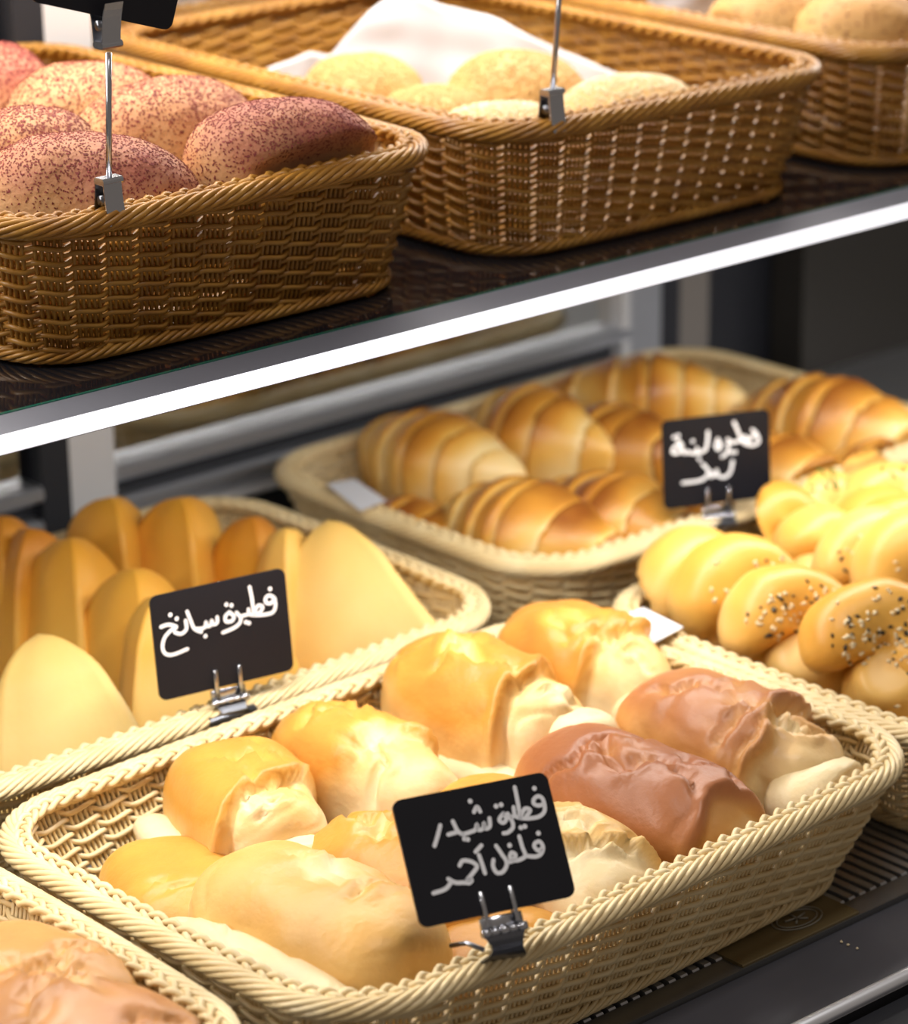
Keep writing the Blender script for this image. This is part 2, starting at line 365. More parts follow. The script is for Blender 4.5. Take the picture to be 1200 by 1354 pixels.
def loaf_geo(L, W, ht, hb, seed, e1=.75, e2=.8, bump=.0016, creases=2, burst=None, steps=(), ends=(0, 0), brown=(.2, .8), nu=56, nv=56, sag=0.0, twist=0.0):
    rs = np.random.RandomState(seed)
    t = np.linspace(.02, math.pi-.02, nu); v = np.linspace(0, 2*math.pi, nv, endpoint=False)
    T, V = np.meshgrid(t, v, indexing='ij')
    cx = spow(np.cos(T), e1); rho = np.abs(np.sin(T))**e1
    x = -L/2*cx; y = W/2*rho*spow(np.cos(V), e2); s = spow(np.sin(V), e2); z = np.where(s > 0, ht, hb)*rho*s
    lo = 1-.28*np.clip(-z/hb, 0, 1)**2; x = x*lo; y = y*lo
    P = np.stack([x, y, z], -1).reshape(-1, 3); fx = P[:, 0]/(L/2); fy = P[:, 1]/(W/2); fz = P[:, 2]/ht
    nrm = np.stack([P[:, 0]/(L/2)**2, P[:, 1]/(W/2)**2, P[:, 2]/np.where(P[:, 2] > 0, ht, hb)**2], 1); nrm /= np.linalg.norm(nrm, axis=1, keepdims=True)+1e-9
    S = P*1.0
    d = bump*noise(S, 13, seed)+bump*.55*noise(S, 30, seed+1)
    if bump > .0012:
        rg = 1-np.abs(noise(S*np.array([1, .6, 1]), 22, seed+7)); d -= bump*.9*(np.clip(rg-.8, 0, 1)/.2)**1.5*sstep(-.1, .3, fz)*sstep(-.4, .6, noise(S, 7, seed+8))
    top = sstep(0, .5, fz)
    pale = np.zeros(len(P))
    if nu >= 72: creases += 2
    for k in range(creases):
        px, py = rs.uniform(-.55, .55), rs.uniform(-.5, .5); a = rs.uniform(.9, 2.2) if rs.rand() < .75 else rs.uniform(-.4, .4)
        ln = rs.uniform(.25, .6); dx, dy = (fx-px), (fy-py)*W/L
        al = dx*math.cos(a)+dy*math.sin(a); ac = -dx*math.sin(a)+dy*math.cos(a)+.10*np.sin(al*9+k)+.04*np.sin(al*23+k)
        m = np.exp(-(ac/.035)**2)*sstep(ln, ln*.5, np.abs(al))*top
        d -= .0060*m; d += .0016*np.exp(-((ac-.085)/.06)**2)*sstep(ln, ln*.5, np.abs(al))*top
        pale += .18*m
    if burst:
        for bx_, by_, br in burst:
            q = np.sqrt((fx-bx_)**2+((fy-by_)*W/L)**2)/br; m = sstep(1.1, .5, q)*top
            ck = (np.clip(1-np.abs(noise(S, 34, seed+3))-.70, 0, 1)/.30)**1.3
            d += m*(.0016*noise(S, 60, seed+4)-.0062*ck+.0020); pale += m*(.16+.22*ck)
    for x0, ang, hh in steps:
        gg = fx*math.cos(ang)+fy*W/L*math.sin(ang)-x0+.05*np.sin(fy*5+seed)+.03*noise(S, 25, seed+6)
        m = sstep(0, .07, gg); d -= hh*m*sstep(-.7, .1, fz); d += hh*.35*np.exp(-((gg+.03)/.05)**2)*sstep(-.3, .3, fz); pale += .34*m
    P = P+nrm*d[:, None]
    P[:, 2] -= sag*(fx**2)
    if twist: P[:, 2] += twist*fx*fy
    b = brown[0]+(brown[1]-brown[0])*sstep(-.15, .85, fz+.18*noise(S, 9, seed+5)) - pale
    b -= ends[1]*sstep(.35, .95, fx+.15*fy)+ends[0]*sstep(.35, .95, -fx+.15*fy)
    return P, grid_faces(nu, nv), np.clip(b, 0, 1)

def roll(name, x, y, zc, L, W, ht, floor_z, yaw, seed, mat, label, cat='roll', group=None, flap=None, tilt=0.0, zb=None, **kw):
    hb = max(.012, zc-floor_z) if zb is None else zb
    P, f, b = loaf_geo(L, W, ht, hb, seed, **kw)
    o = empty(name, (x, y, zc), 0); o.rotation_euler = (0, tilt, yaw)
    obj('crust', P, f, mat, o, attrs={'brown': b})
    tag(o, label, cat, group)
    if flap:
        for (fx_, fy_, fz_, fl, fw, fh, fyaw) in flap:
            P2, f2, b2 = loaf_geo(fl, fw, fh, fh, seed+50, e1=.7, e2=.9, bump=.0016, creases=1, brown=(.05, .30), nu=36, nv=28)
            q = obj('dough_flap', P2, f2, MAT_FLAP, o, attrs={'brown': b2}); q.location = (fx_, fy_, fz_); q.rotation_euler = (0, 0, fyaw)
    return o
FL = .009
H90 = math.pi/2
# split stuffed rolls (two rows, long axes front to back; local +x points into the case)
SR = 'split stuffed rolls in the front cream basket'
roll('stuffed_roll', .812, 1.043, .056, .142, .082, .036, FL, H90+.08, 11, MAT_ROLL, 'pale cream stuffed roll with a burst top, left of the two-line card', burst=[(.10, -.42, .34)], brown=(.20, .46), e1=.55, e2=.75, creases=2, flap=[(-.004, .046, .006, .132, .028, .010, .03)], nu=90, nv=80)
roll('stuffed_roll', .798, 1.145, .042, .105, .075, .026, FL, H90-.35, 12, MAT_ROLL, 'flat orange stuffed roll lying low in the basket corner', brown=(.34, .64), creases=1, bump=.0016)
roll('stuffed_roll', .868, 1.172, .056, .112, .080, .038, FL, H90-.25, 13, MAT_ROLL, 'golden folded stuffed roll with an open pale end, against the back weave', brown=(.30, .72), ends=(.1, 0), burst=[(-.62, .3, .22)], flap=[(-.012, .042, -.004, .104, .026, .009, .10), (-.050, -.006, -.004, .024, .060, .016, .0)], nu=72, nv=72, steps=[(.30, math.pi+.4, .008)], e1=.6)
roll('stuffed_roll', .946, 1.168, .054, .138, .066, .040, FL, H90+.02, 14, MAT_ROLL, 'golden stuffed roll with a bleached near end and a pinched middle', brown=(.26, .70), ends=(.15, 0), creases=3, burst=[(-.15, .1, .2)], nu=72, nv=72, steps=[(.15, math.pi-.3, .006)], e1=.65)
roll('stuffed_roll', .888, 1.066, .048, .130, .074, .032, FL, H90+.05, 15, MAT_ROLL, 'orange wrinkled stuffed roll half hidden behind the two-line card', brown=(.38, .70), creases=4, burst=[(.35, .1, .2)], nu=72, nv=72)
roll('stuffed_roll', .962, 1.085, .045, .080, .070, .034, FL, H90, 16, MAT_ROLL, 'orange stuffed roll whose top peeks over the two-line card', brown=(.38, .64), creases=1)
roll('stuffed_roll', .952, 1.010, .050, .110, .074, .038, FL, H90-.12, 17, MAT_ROLL, 'pale buttery stuffed roll with a cracked knobbly end, right of the two-line card', brown=(.16, .42), creases=4, burst=[(.1, -.1, .3), (.5, .2, .2)], nu=84, nv=80, steps=[(.30, math.pi-.5, .006)])
roll('stuffed_roll', 1.040, 1.176, .060, .140, .084, .046, FL, H90+.02, 18, MAT_ROLL, 'big golden stuffed roll with a torn ridge and a pale lumpy end', brown=(.30, .76), ends=(.15, 0), creases=4, burst=[(.25, .15, .22), (-.75, -.2, .2)], flap=[(-.03, .036, -.012, .09, .026, .012, .1), (-.062, -.012, .006, .034, .05, .020, .0)], nu=90, nv=80, steps=[(.42, math.pi+.3, .008)], e1=.65)
roll('stuffed_roll', 1.128, 1.186, .058, .132, .078, .044, FL, H90+.0, 19, MAT_ROLL, 'golden stuffed roll in the basket corner by the white tag of the knot rolls', brown=(.30, .76), ends=(.2, 0), creases=3, burst=[(.1, .3, .22)], flap=[(-.060, .0, .0, .036, .062, .018, 0)], nu=72, nv=72, steps=[(.36, math.pi, .007)])
roll('stuffed_roll', 1.024, 1.040, .056, .150, .078, .040, FL, H90+.06, 20, MAT_COCOA, 'dark brown glossy stuffed roll with a crumbly torn crest', brown=(.35, .95), creases=3, bump=.0014, burst=[(.12, .05, .2), (-.08, .1, .16)], ends=(.1, 0), e1=.65, nu=90, nv=80, steps=[(.80, math.pi, .006)])
roll('stuffed_roll', 1.112, 1.050, .058, .150, .080, .042, FL, H90+.05, 21, MAT_COCOA, 'light brown wrinkled stuffed roll with a white folded end at the basket corner', brown=(.18, .70), creases=5, ends=(.25, 0), e1=.65, burst=[(-.45, -.05, .2)], flap=[(-.060, .002, -.002, .044, .070, .022, .0)], nu=90, nv=80, steps=[(.34, math.pi+.3, .010)])
roll('stuffed_roll', .884, .997, .036, .060, .085, .024, FL, H90, 22, MAT_ROLL, 'orange stuffed roll low behind the card clip', brown=(.38, .64), creases=1)

# tan rolls in the cut-off basket
roll('tan_roll', .668, 1.085, .056, .120, .080, .036, FL, H90+.3, 31, MAT_COCOA, 'tan wrinkled roll tucked under the basket rim', brown=(.15, .45), creases=2, nu=72, nv=72)
roll('tan_roll', .648, 1.008, .058, .150, .095, .040, FL, H90+.2, 32, MAT_COCOA, 'tan lumpy roll with a brown patch and small pale spot', brown=(.15, .60), creases=4, burst=[(.2, -.3, .1)], bump=.003, nu=72, nv=72)

# upright triangular pies
def pie(ax, ay, az, Hh, Wd, Th, yaw, lean, leanaz, seed, label, brown=(.35, .7), group=None):
    nu, nv = 44, 60
    t = np.linspace(0, 1, nu); V = np.linspace(0, 2*math.pi, nv, endpoint=False)
    T, VV = np.meshgrid(t, V, indexing='ij')
    cap = np.clip(1-np.clip((T-.70)/.30, 0, 1)**2.2, 0.0004, 1)**.55; cb = np.sqrt(np.clip(1-np.clip((.08-T)/.08, 0, 1)**2, .02, 1))
    ph3 = np.mod(VV, 2*math.pi/3)-math.pi/3; tri = .5/np.cos(ph3); rad = (.66*tri+.34*.72)
    a = ((Wd/2-.5*Th)*(1-T)**1.05+.5*Th)*cap*cb*1.12*(1+.10*np.sin(math.pi*T))
    x = a*rad*np.cos(VV); y = a*rad*np.sin(VV)*.95; z = T*Hh
    P = np.stack([x, y, z], -1).reshape(-1, 3)
    r = np.stack([np.cos(VV)*.5, np.sin(VV), 0*VV], -1).reshape(-1, 3)
    P += r*(.0014*noise(P, 12, seed)+.0006*noise(P, 30, seed+2))[:, None]
    # pinched seam ridges along the three edges
    edge = np.exp(-((np.abs(ph3)-math.pi/3)/.10)**2).ravel()
    P[:, :2] *= (1+.05*edge*np.sin(P[:, 2]*60+seed)*.6+.02*edge)[:, None]
    br = brown[0]+(brown[1]-brown[0])*sstep(.3, 1.0, T.ravel()+.15*noise(P, 8, seed+1))
    br += .03*edge-.08*sstep(.5, .1, T.ravel())
    base = np.array([ax, ay, 0.0])-np.array([math.cos(leanaz), math.sin(leanaz), 0])*math.sin(lean)*Hh
    o = obj('triangular_pie', P, grid_faces(nu, nv), MAT_PIE, None, attrs={'brown': np.clip(br, 0, 1)})
    rot = Matrix.Rotation(lean, 4, Vector((-math.sin(leanaz), math.cos(leanaz), 0))) @ Matrix.Rotation(yaw, 4, 'Z')
    o.matrix_world = Matrix.Translation((base[0], base[1], az-Hh*math.cos(lean))) @ rot
    tag(o, label, 'pie', group); return o
VD = math.atan2(.757, .653)          # horizontal view direction; a pie whose width lies along it is seen edge-on
PG = 'upright triangular pies'
def apex(px, py, z): q = onz(px, py, RIM+z); return q[0], q[1], RIM+z
for (px, py, z, Hh, Wd, Th, yaw, lean, laz, sd, lab, br) in (
    (50, 838, 0.03, 0.1, 0.125, 0.05, VD+.15, 0.3, 1.7, 41, 'pale yellow triangular pie with a broad face leaning in the basket corner', (0.0, 0.12)),
    (93, 710, 0.038, 0.108, 0.105, 0.05, VD+math.pi+.2, 0.1, 1.15, 42, 'orange triangular pie between the pale broad pie and the back row', (0.35, 0.75)),
    (38, 698, 0.034, 0.105, 0.085, 0.046, VD+math.pi-.2, 0.05, 1.15, 43, 'orange triangular pie with a browned tip standing behind its slanted neighbour', (0.45, 0.95)),
    (2, 682, 0.034, 0.105, 0.085, 0.044, VD+math.pi+.1, 0.05, 1.15, 44, 'browned triangular pie showing only a sliver of its tip', (0.5, 0.9)),
    (146, 657, 0.036, 0.105, 0.085, 0.05, VD+math.pi+.35, 0.03, 1.15, 45, 'amber triangular pie against the back weave with a shaded side', (0.42, 0.7)),
    (238, 657, 0.038, 0.108, 0.09, 0.054, VD+math.pi+.3, 0.03, 1.15, 46, 'wide amber triangular pie standing straight against the back weave', (0.4, 0.75)),
    (332, 683, 0.03, 0.1, 0.075, 0.042, VD+math.pi+.3, 0.03, 1.15, 47, 'slim browned triangular pie with a pointed tip', (0.5, 0.95)),
    (176, 752, 0.034, 0.104, 0.095, 0.052, VD+math.pi+.25, 0.06, 1.15, 48, 'orange triangular pie standing just left of the one-line card', (0.4, 0.65)),
    (205, 788, 0.028, 0.098, 0.095, 0.046, VD+math.pi-.3, 0.1, 1.15, 49, 'triangular pie mostly hidden behind the one-line card', (0.12, 0.45)),
    (378, 698, 0.036, 0.104, 0.075, 0.038, VD+math.pi, 0.12, 1.15, 50, 'narrow pale triangular pie pressed behind the big pale one', (0.1, 0.3)),
    (432, 688, 0.04, 0.116, 0.15, 0.05, VD-.2, 0.42, 1.75, 51, 'large pale triangular pie with a broad seamed face right of the one-line card', (0.02, 0.22)),
    (330, 800, 0.01, 0.085, 0.09, 0.046, VD, 0.15, 1.15, 52, 'low triangular pie whose foot shows under the one-line card', (0.3, 0.5)),
):
    pie(*apex(px, py, z), Hh, Wd, Th, yaw, lean, laz, sd, lab, br)

# croissant rolls
def croissant(x, y, zc, L, W, ht, yaw, seed, label, segs=6, bend=.010, ends=(0, 0), dark=.0, group=None, floor_z=FL, tilt=0):
    nu, nv = 90, 44; rs = np.random.RandomState(seed); L *= 1.05; W *= 1.12
    u = np.linspace(0.004, .996, nu); V = np.linspace(0, 2*math.pi, nv, endpoint=False)
    Uu, VV = np.meshgrid(u, V, indexing='ij')
    env = np.sin(math.pi*Uu)**.48*(.80+.20*np.sin(math.pi*Uu)**2)
    ph = Uu*segs+.35*np.sin(VV+seed)*np.abs(Uu-.5)*2+.25
    fr = ph-np.floor(ph); cen = .5+np.sign(Uu-.5)*(fr-.5)       # steps face outwards from the middle
    saw = np.where(Uu < .5, fr, 1-fr)
    ridge = (.86+.16*np.sqrt(np.clip(saw, 0, 1)))
    hb = zc-floor_z
    s = np.sin(VV); rad = env*ridge
    X = (Uu-.5)*L; Y = W/2*rad*spow(np.cos(VV), .9)+bend*(1-4*(Uu-.5)**2)-bend*.5; Z = np.where(s > 0, ht, hb)*rad*spow(s, .85)
    P = np.stack([X, Y, Z], -1).reshape(-1, 3)
    P += (P/np.linalg.norm(P, axis=1, keepdims=True))*(.0012*noise(P, 16, seed))[:, None]
    b = .20+.42*saw.ravel()+.38*sstep(.2, 1, (Z/ht).ravel())+.20*noise(P, 14, seed+3)+dark
    b -= .35*sstep(.2, .02, saw).ravel()
    b -= ends[0]*sstep(.45, .08, Uu.ravel())+ends[1]*sstep(.55, .92, Uu.ravel())
    o = obj('croissant_roll', P, grid_faces(nu, nv), MAT_CROI, None, attrs={'brown': np.clip(b, 0, 1)})
    o.location = (x, y, zc); o.rotation_euler = (0, tilt, yaw)
    tag(o, label, 'croissant', group)
    return o
CG = 'ridged croissant rolls'
for (x, y, z, L, W, ht, yaw, sd, lab, en, dk) in (
    (1.300, 1.522, .072, .140, .070, .036, H90+.15, 61, 'croissant roll with a pale bleached end beside the white tag corner', (.45, .0), -.08),
    (1.228, 1.465, .046, .125, .062, .030, H90+.25, 62, 'small orange croissant roll lying low along the basket wall by the white tag', (0, .0), .05),
    (1.262, 1.385, .060, .145, .078, .042, H90+.18, 63, 'large croissant roll with dark speckled ridges at the basket rim corner', (0, .15), .05),
    (1.382, 1.508, .072, .125, .066, .040, H90+.1, 64, 'croissant roll with a rounded pale end in the back row of the basket', (.25, 0), .02),
    (1.326, 1.368, .056, .145, .076, .040, H90+.12, 65, 'broad croissant roll left of the small two-line card', (0, 0), -.02),
    (1.428, 1.470, .062, .130, .064, .036, H90+.1, 66, 'dark croissant roll partly hidden behind the small two-line card', (0, 0), .12),
    (1.505, 1.525, .067, .150, .068, .040, H90+.75, 67, 'brown croissant roll crossing the back corner of the basket', (.3, 0), .05),
    (1.557, 1.382, .066, .160, .078, .044, H90+.2, 68, 'long glossy croissant roll with five bold ridges resting on the far rim', (.3, 0), .06),
    (1.465, 1.350, .058, .140, .072, .038, H90+.1, 69, 'pale bellied croissant roll right of the small two-line card', (.25, .1), -.10),
    (1.395, 1.345, .044, .110, .066, .030, H90, 70, 'croissant roll low under the small two-line card', (0, 0), .0),
    (1.535, 1.315, .050, .100, .060, .034, H90, 71, 'small croissant roll end peeping over the knot rolls', (0, 0), .0),
):
    croissant(x, y, z, L, W, ht, yaw, sd, lab, 6 if L > .13 else 5, ends=en, dark=dk)

# scatter on a mesh surface
def scatter(V, f, n, seed, cond, clusters=None, crad=.012):
    rs = np.random.RandomState(seed); tri = []
    for q in f:
        if len(q) == 4: tri += [(q[0], q[1], q[2]), (q[0], q[2], q[3])]
    tri = np.array(tri); A, B, C = V[tri[:, 0]], V[tri[:, 1]], V[tri[:, 2]]
    N = np.cross(B-A, C-A); ar = np.linalg.norm(N, axis=1); N /= ar[:, None]+1e-15
    cen = (A+B+C)/3; wgt = ar*cond(cen, N)
    if clusters is not None:
        cl = np.zeros(len(wgt))
        for c, r in clusters: cl += np.exp(-(np.linalg.norm(cen-np.array(c), axis=1)/r)**2)
        wgt = wgt*cl
    if wgt.sum() <= 0: return np.zeros((0, 3)), np.zeros((0, 3)), rs
    k = rs.choice(len(tri), n, p=wgt/wgt.sum()); a, b = rs.rand(n), rs.rand(n); sw = a+b > 1; a[sw], b[sw] = 1-a[sw], 1-b[sw]
    return A[k]+(B-A)[k]*a[:, None]+(C-A)[k]*b[:, None], N[k], rs
def seeds(name, pts, nrm, rs, l, wd, h, mat, parent, flat=False):
    Vs, Fs = [], []
    for p, n in zip(pts, nrm):
        t = np.cross(n, rs.normal(size=3)); t /= np.linalg.norm(t); b = np.cross(n, t); sc = rs.uniform(.7, 1.25); k = len(Vs)
        if flat:
            tl = rs.uniform(-.5, .5)*l
            Vs += [p+t*l*sc+n*(h+tl*.4), p+b*wd*sc+n*h, p-t*l*sc+n*(h-tl*.4*0), p-b*wd*sc+n*h, p-n*h]
            Fs += [(k, k+1, k+2, k+3), (k+1, k, k+4), (k+2, k+1, k+4), (k+3, k+2, k+4), (k, k+3, k+4)]
        else:
            Vs += [p+t*l*sc, p+b*wd*sc, p-t*l*sc*1.1, p-b*wd*sc, p+n*h*1.6, p-n*h*.4]
            Fs += [(k, k+1, k+4), (k+1, k+2, k+4), (k+2, k+3, k+4), (k+3, k, k+4), (k+1, k, k+5), (k+2, k+1, k+5), (k+3, k+2, k+5), (k, k+3, k+5)]
    if not Vs: return None
    o = obj(name, np.array(Vs), Fs, mat, parent, not flat); o['kind'] = 'stuff'; return o

# seeded knot rolls
def knot(x, y, z, R, tr, yaw, lean, seed, label, spin=0.0, turns=.86, seedn=(40, 30), clus=None, brown=(.15, .55), herb=0, group=None, flatk=1.0, inner=True):
    rs = np.random.RandomState(seed); nu, nv = 80, 30
    s = np.linspace(0, 1, nu); R = R*.70; tr = tr*1.22
    k1 = np.clip(s/.74, 0, 1); th = math.radians(215)-math.radians(275)*k1+spin
    ax_, az_ = R*np.cos(th), R*np.sin(th)
    k2 = sstep(.70, 1, s); ex, ez = R*.10*math.cos(spin)+R*.42*math.sin(spin), -R*.42*math.cos(spin)+.1*R*math.sin(spin)
    X = ax_*(1-k2)+ex*k2; Z = az_*(1-k2)+ez*k2; Y = -tr*1.0*k2
    path = np.stack([X, Y, Z], 1)
    rad = tr*np.sqrt(np.clip(1-(2*s-1)**10, .001, 1))*(1.0+.16*np.sin(s*9+seed))
    g = Geo(); g.tube(path, rad, nv, False, up=(0, 1, 0))
    P = np.concatenate(g.v); cidx = np.repeat(np.arange(nu), nv); d = P-path[cidx]; d /= np.linalg.norm(d, axis=1, keepdims=True)+1e-9
    P = P+d*(.0012*noise(P, 14, seed)+.0005*noise(P, 35, seed+1))[:, None]
    q0 = np.array([q for q in g.f if len(q) == 4]); nf = np.cross(P[q0[:, 1]]-P[q0[:, 0]], P[q0[:, 2]]-P[q0[:, 0]])
    if (nf*d[q0[:, 0]]).sum() < 0: g.f = [tuple(reversed(q)) for q in g.f]      # faces look outwards
    root = empty('knot_roll', (x, y, z)); root.rotation_euler = (lean, 0, yaw)
    b = .10+brown[0]+(brown[1]-brown[0])*sstep(-.2, 1, d[:, 2]*.6-d[:, 1]*.5+.3*noise(P, 9, seed+2))
    obj('crust', P, g.f, MAT_KNOT, root, attrs={'brown': np.clip(b, 0, 1)})
    tag(root, label, 'bread roll', group)
    cond = lambda c, n: ((n[:, 1] < .2)).astype(float)
    cl = clus or [((.75*R, -tr*.9, .55*R), R*.6), ((ex, -2*tr, ez), R*.55), ((-.8*R, -tr*.8, .5*R), R*.45)]
    for nm, cnt, m, sz in (('sesame_seeds', seedn[0], MAT_SEED, (.0021, .0013, .0009)), ('black_seeds', seedn[1], MAT_NIG, (.0019, .0012, .0010))):
        if cnt:
            p, n, r2 = scatter(P, g.f, cnt, seed+len(nm), cond, cl); seeds(nm, p, n, r2, *sz, m, root)
    if herb:
        p, n, r2 = scatter(P, g.f, herb, seed+9, lambda c, n: ((n[:, 2] > -.1) & (n[:, 1] < .3)).astype(float), [((0, -tr, R), R*.9)]); seeds('herb_flecks', p, n, r2, .0036, .0014, .0009, MAT_HERB, root)
    return root
def at(px, py, z): q = onz(px, py, RIM+z); return q[0], q[1], RIM+z
LN = -.45
for (px, py, z, R, tr, yaw, lean, sd, spin, tn, sn, br, hb_, fk, lab) in (
    (925, 790, 0.0, 0.027, 0.0185, -0.55, LN, 81, 0.15, .8, (14, 6), (0.05, 0.35), 0, 1.0, 'pale knot roll at the basket corner beside the white tag'),
    (985, 800, 0.002, 0.03, 0.02, -0.55, LN, 82, 0.1, .8, (60, 14), (0.18, 0.55), 0, 1.0, 'golden knot roll with scattered white sesame, second from the white tag'),
    (1050, 838, 0.004, 0.03, 0.0195, -0.55, LN, 83, -0.15, .8, (90, 70), (0.15, 0.52), 0, 1.0, 'golden knot roll heavily sprinkled with black and white seeds'),
    (1158, 868, 0.006, 0.034, 0.021, -0.5, LN, 84, -0.35, .8, (90, 50), (0.22, 0.6), 0, 1.0, 'deep golden knot roll with a wide fold and a seeded lower lobe'),
    (1150, 762, 0.004, 0.03, 0.019, -0.5, LN, 85, -0.3, .8, (14, 18), (0.02, 0.3), 0, 1.0, 'bleached pale knot roll with black seeds around its hollow'),
    (1212, 772, 0.006, 0.03, 0.019, -0.5, LN, 86, 0.2, .8, (10, 10), (0.05, 0.35), 0, 1.0, 'pale knot roll behind the seeded lobe roll'),
    (1033, 712, 0.0, 0.02, 0.019, -0.6, -0.7, 87, 0.3, .8, (0, 3), (0.3, 0.62), 0, 1.0, 'smooth orange knot roll with a ball-like crown'),
    (1093, 744, 0.0, 0.019, 0.018, -0.6, -0.7, 88, -0.4, .8, (0, 0), (0.12, 0.38), 0, 1.0, 'small buttery knot roll with fine wrinkles'),
    (1095, 690, 0.002, 0.023, 0.018, -0.6, -0.7, 89, 0.0, .8, (0, 0), (0.12, 0.45), 30, 1.0, 'knot roll dotted with green herb flecks'),
    (1175, 680, 0.006, 0.025, 0.018, -0.6, -0.6, 90, -0.2, .8, (0, 0), (0.08, 0.4), 14, 1.0, 'arched pale knot roll with a few green herb flecks'),
    (1160, 716, 0.002, 0.02, 0.018, -0.6, -0.7, 91, 0.5, .8, (0, 0), (0.16, 0.5), 0, 1.0, 'plain golden knot roll below the herb rolls'),
    (975, 728, -0.012, 0.02, 0.018, -0.6, -0.7, 92, 0.2, .8, (0, 0), (0.02, 0.25), 0, 1.0, 'pale knot roll hidden behind the smooth orange one'),
    (1120, 657, 0.002, 0.02, 0.018, -0.6, -0.7, 93, -0.1, .8, (0, 0), (0.12, 0.42), 16, 1.0, 'knot roll with herb flecks by the basket edge next to the croissants'),
    (1205, 722, 0.004, 0.02, 0.018, -0.6, -0.7, 94, 0.4, .8, (0, 0), (0.22, 0.55), 0, 1.0, 'golden knot roll end beside the plain golden knot roll'),
):
    knot(*at(px, py, z), R, tr, yaw, lean, sd, lab, spin, tn, sn, None, br, hb_, None, fk)

# sumac rolls on the glass shelf
FU = ST+.009
def topped(name, x, y, zc, L, W, ht, yaw, seed, mat, label, brown, stuff, floor_z=FU, cat='roll', group=None, tilt=0, **kw):
    o = roll(name, x, y, zc, L, W, ht, floor_z, yaw, seed, mat, label, cat, group, brown=brown, tilt=tilt, **kw)
    me = o.children[0].data; V = np.array([v.co[:] for v in me.vertices]); f = [tuple(p.vertices) for p in me.polygons]
    for nm, cnt, sz, m, flat in stuff:
        p, n, r2 = scatter(V, f, cnt, seed+3, lambda c, nn: np.clip(nn[:, 2]+.15, 0, 1)*(c[:, 2] > -.004))
        seeds(nm, p, n, r2, *sz, m, o, flat)
    return o
VR = math.atan2(-.653, .757)     # direction of the picture's horizontal
SUM = [('sumac_flakes', 3600, (.0008, .00042, .00025), MAT_FLAKE, True)]
for (px, py, L, W, ht, zc, yaw, sd, br, lab) in (
    (375, 205, .112, .078, .040, UR-.006, VR+.28, 101, (.25, .80), 'dark pink sumac roll filling the basket corner by the shelf edge'),
    (222, 165, .110, .074, .036, UR-.006, VR+.30, 102, (.12, .55), 'pinkish sumac roll with a golden bare flank in the middle of the pile'),
    (118, 142, .096, .076, .036, UR-.004, VR+.25, 103, (.0, .52), 'pale sumac roll with a bare white patch near the back weave'),
    (35, 205, .085, .070, .036, UR-.004, VR+.1, 104, (.10, .58), 'rosy sumac roll behind the clip-stand roll'),
    (110, 245, .125, .080, .036, UR-.010, VR-.05, 105, (.25, .72), 'dusky sumac roll directly behind the metal clip stand'),
    (-10, 120, .075, .070, .038, UR-.002, VR+.2, 106, (.25, .80), 'red sumac roll at the back weave beyond the pale patched one'),
):
    q = onz(px, py, zc+.012)+np.array([.006, .008, 0])
    topped('sumac_roll', q[0], q[1], zc, L, W, ht, yaw, sd, MAT_SUMAC, lab, br, SUM, e1=.88, e2=.92, bump=.0014, creases=0, nu=56, nv=48)
# sesame buns
SES = [('sesame_coat', 1300, (.0015, .0010, .0006), MAT_SEEDG, False)]
for (px, py, L, W, ht, zc, sd, lab, m) in (
    (478, 108, .078, .072, .026, UR-.028, 111, 'sesame bun beside the low white paper edge', MAT_SEEDG),
    (680, 118, .090, .084, .032, UR-.028, 112, 'large round sesame bun in front of the tall paper peak', MAT_SEEDG),
    (575, 140, .076, .070, .020, UR-.030, 113, 'flat toasted sesame bun between the other buns', MAT_SEEDG),
    (660, 160, .080, .060, .018, UR-.030, 114, 'pale sesame bun low behind the slim clip stand', MAT_SEED),
    (835, 135, .090, .070, .026, UR-.028, 115, 'white sesame coated bun at the basket corner right of the slim clip stand', MAT_SEED),
):
    q = onz(px, py, zc+.008)
    topped('sesame_bun', q[0], q[1], zc, L, W, ht, VR+.1, sd, MAT_SESBUN, lab, (.2, .7), [('sesame_coat', 1300, (.0015, .0010, .0006), m, False)], cat='bun', e1=.95, e2=.95, bump=.001, creases=0, nu=44, nv=40)
for (px, py, L, W, ht, zc, sd, lab) in (
    (1018, 25, .088, .080, .034, UR-.010, 121, 'smooth tan bun next to the white liner paper'),
    (1135, 38, .092, .080, .034, UR-.012, 122, 'tan bun with brown speckles resting behind the woven rim'),
):
    q = onz(px, py, zc+.008)
    topped('tan_bun', q[0], q[1], zc, L, W, ht, VR, sd, MAT_SESBUN, lab, (.35, .85), [('crust_flecks', 160, (.0014, .0009, .0003), simple('fleck', (.30, .13, .05), .7), True)], cat='bun', e1=.95, e2=.95, bump=.001, creases=0, nu=44, nv=40)

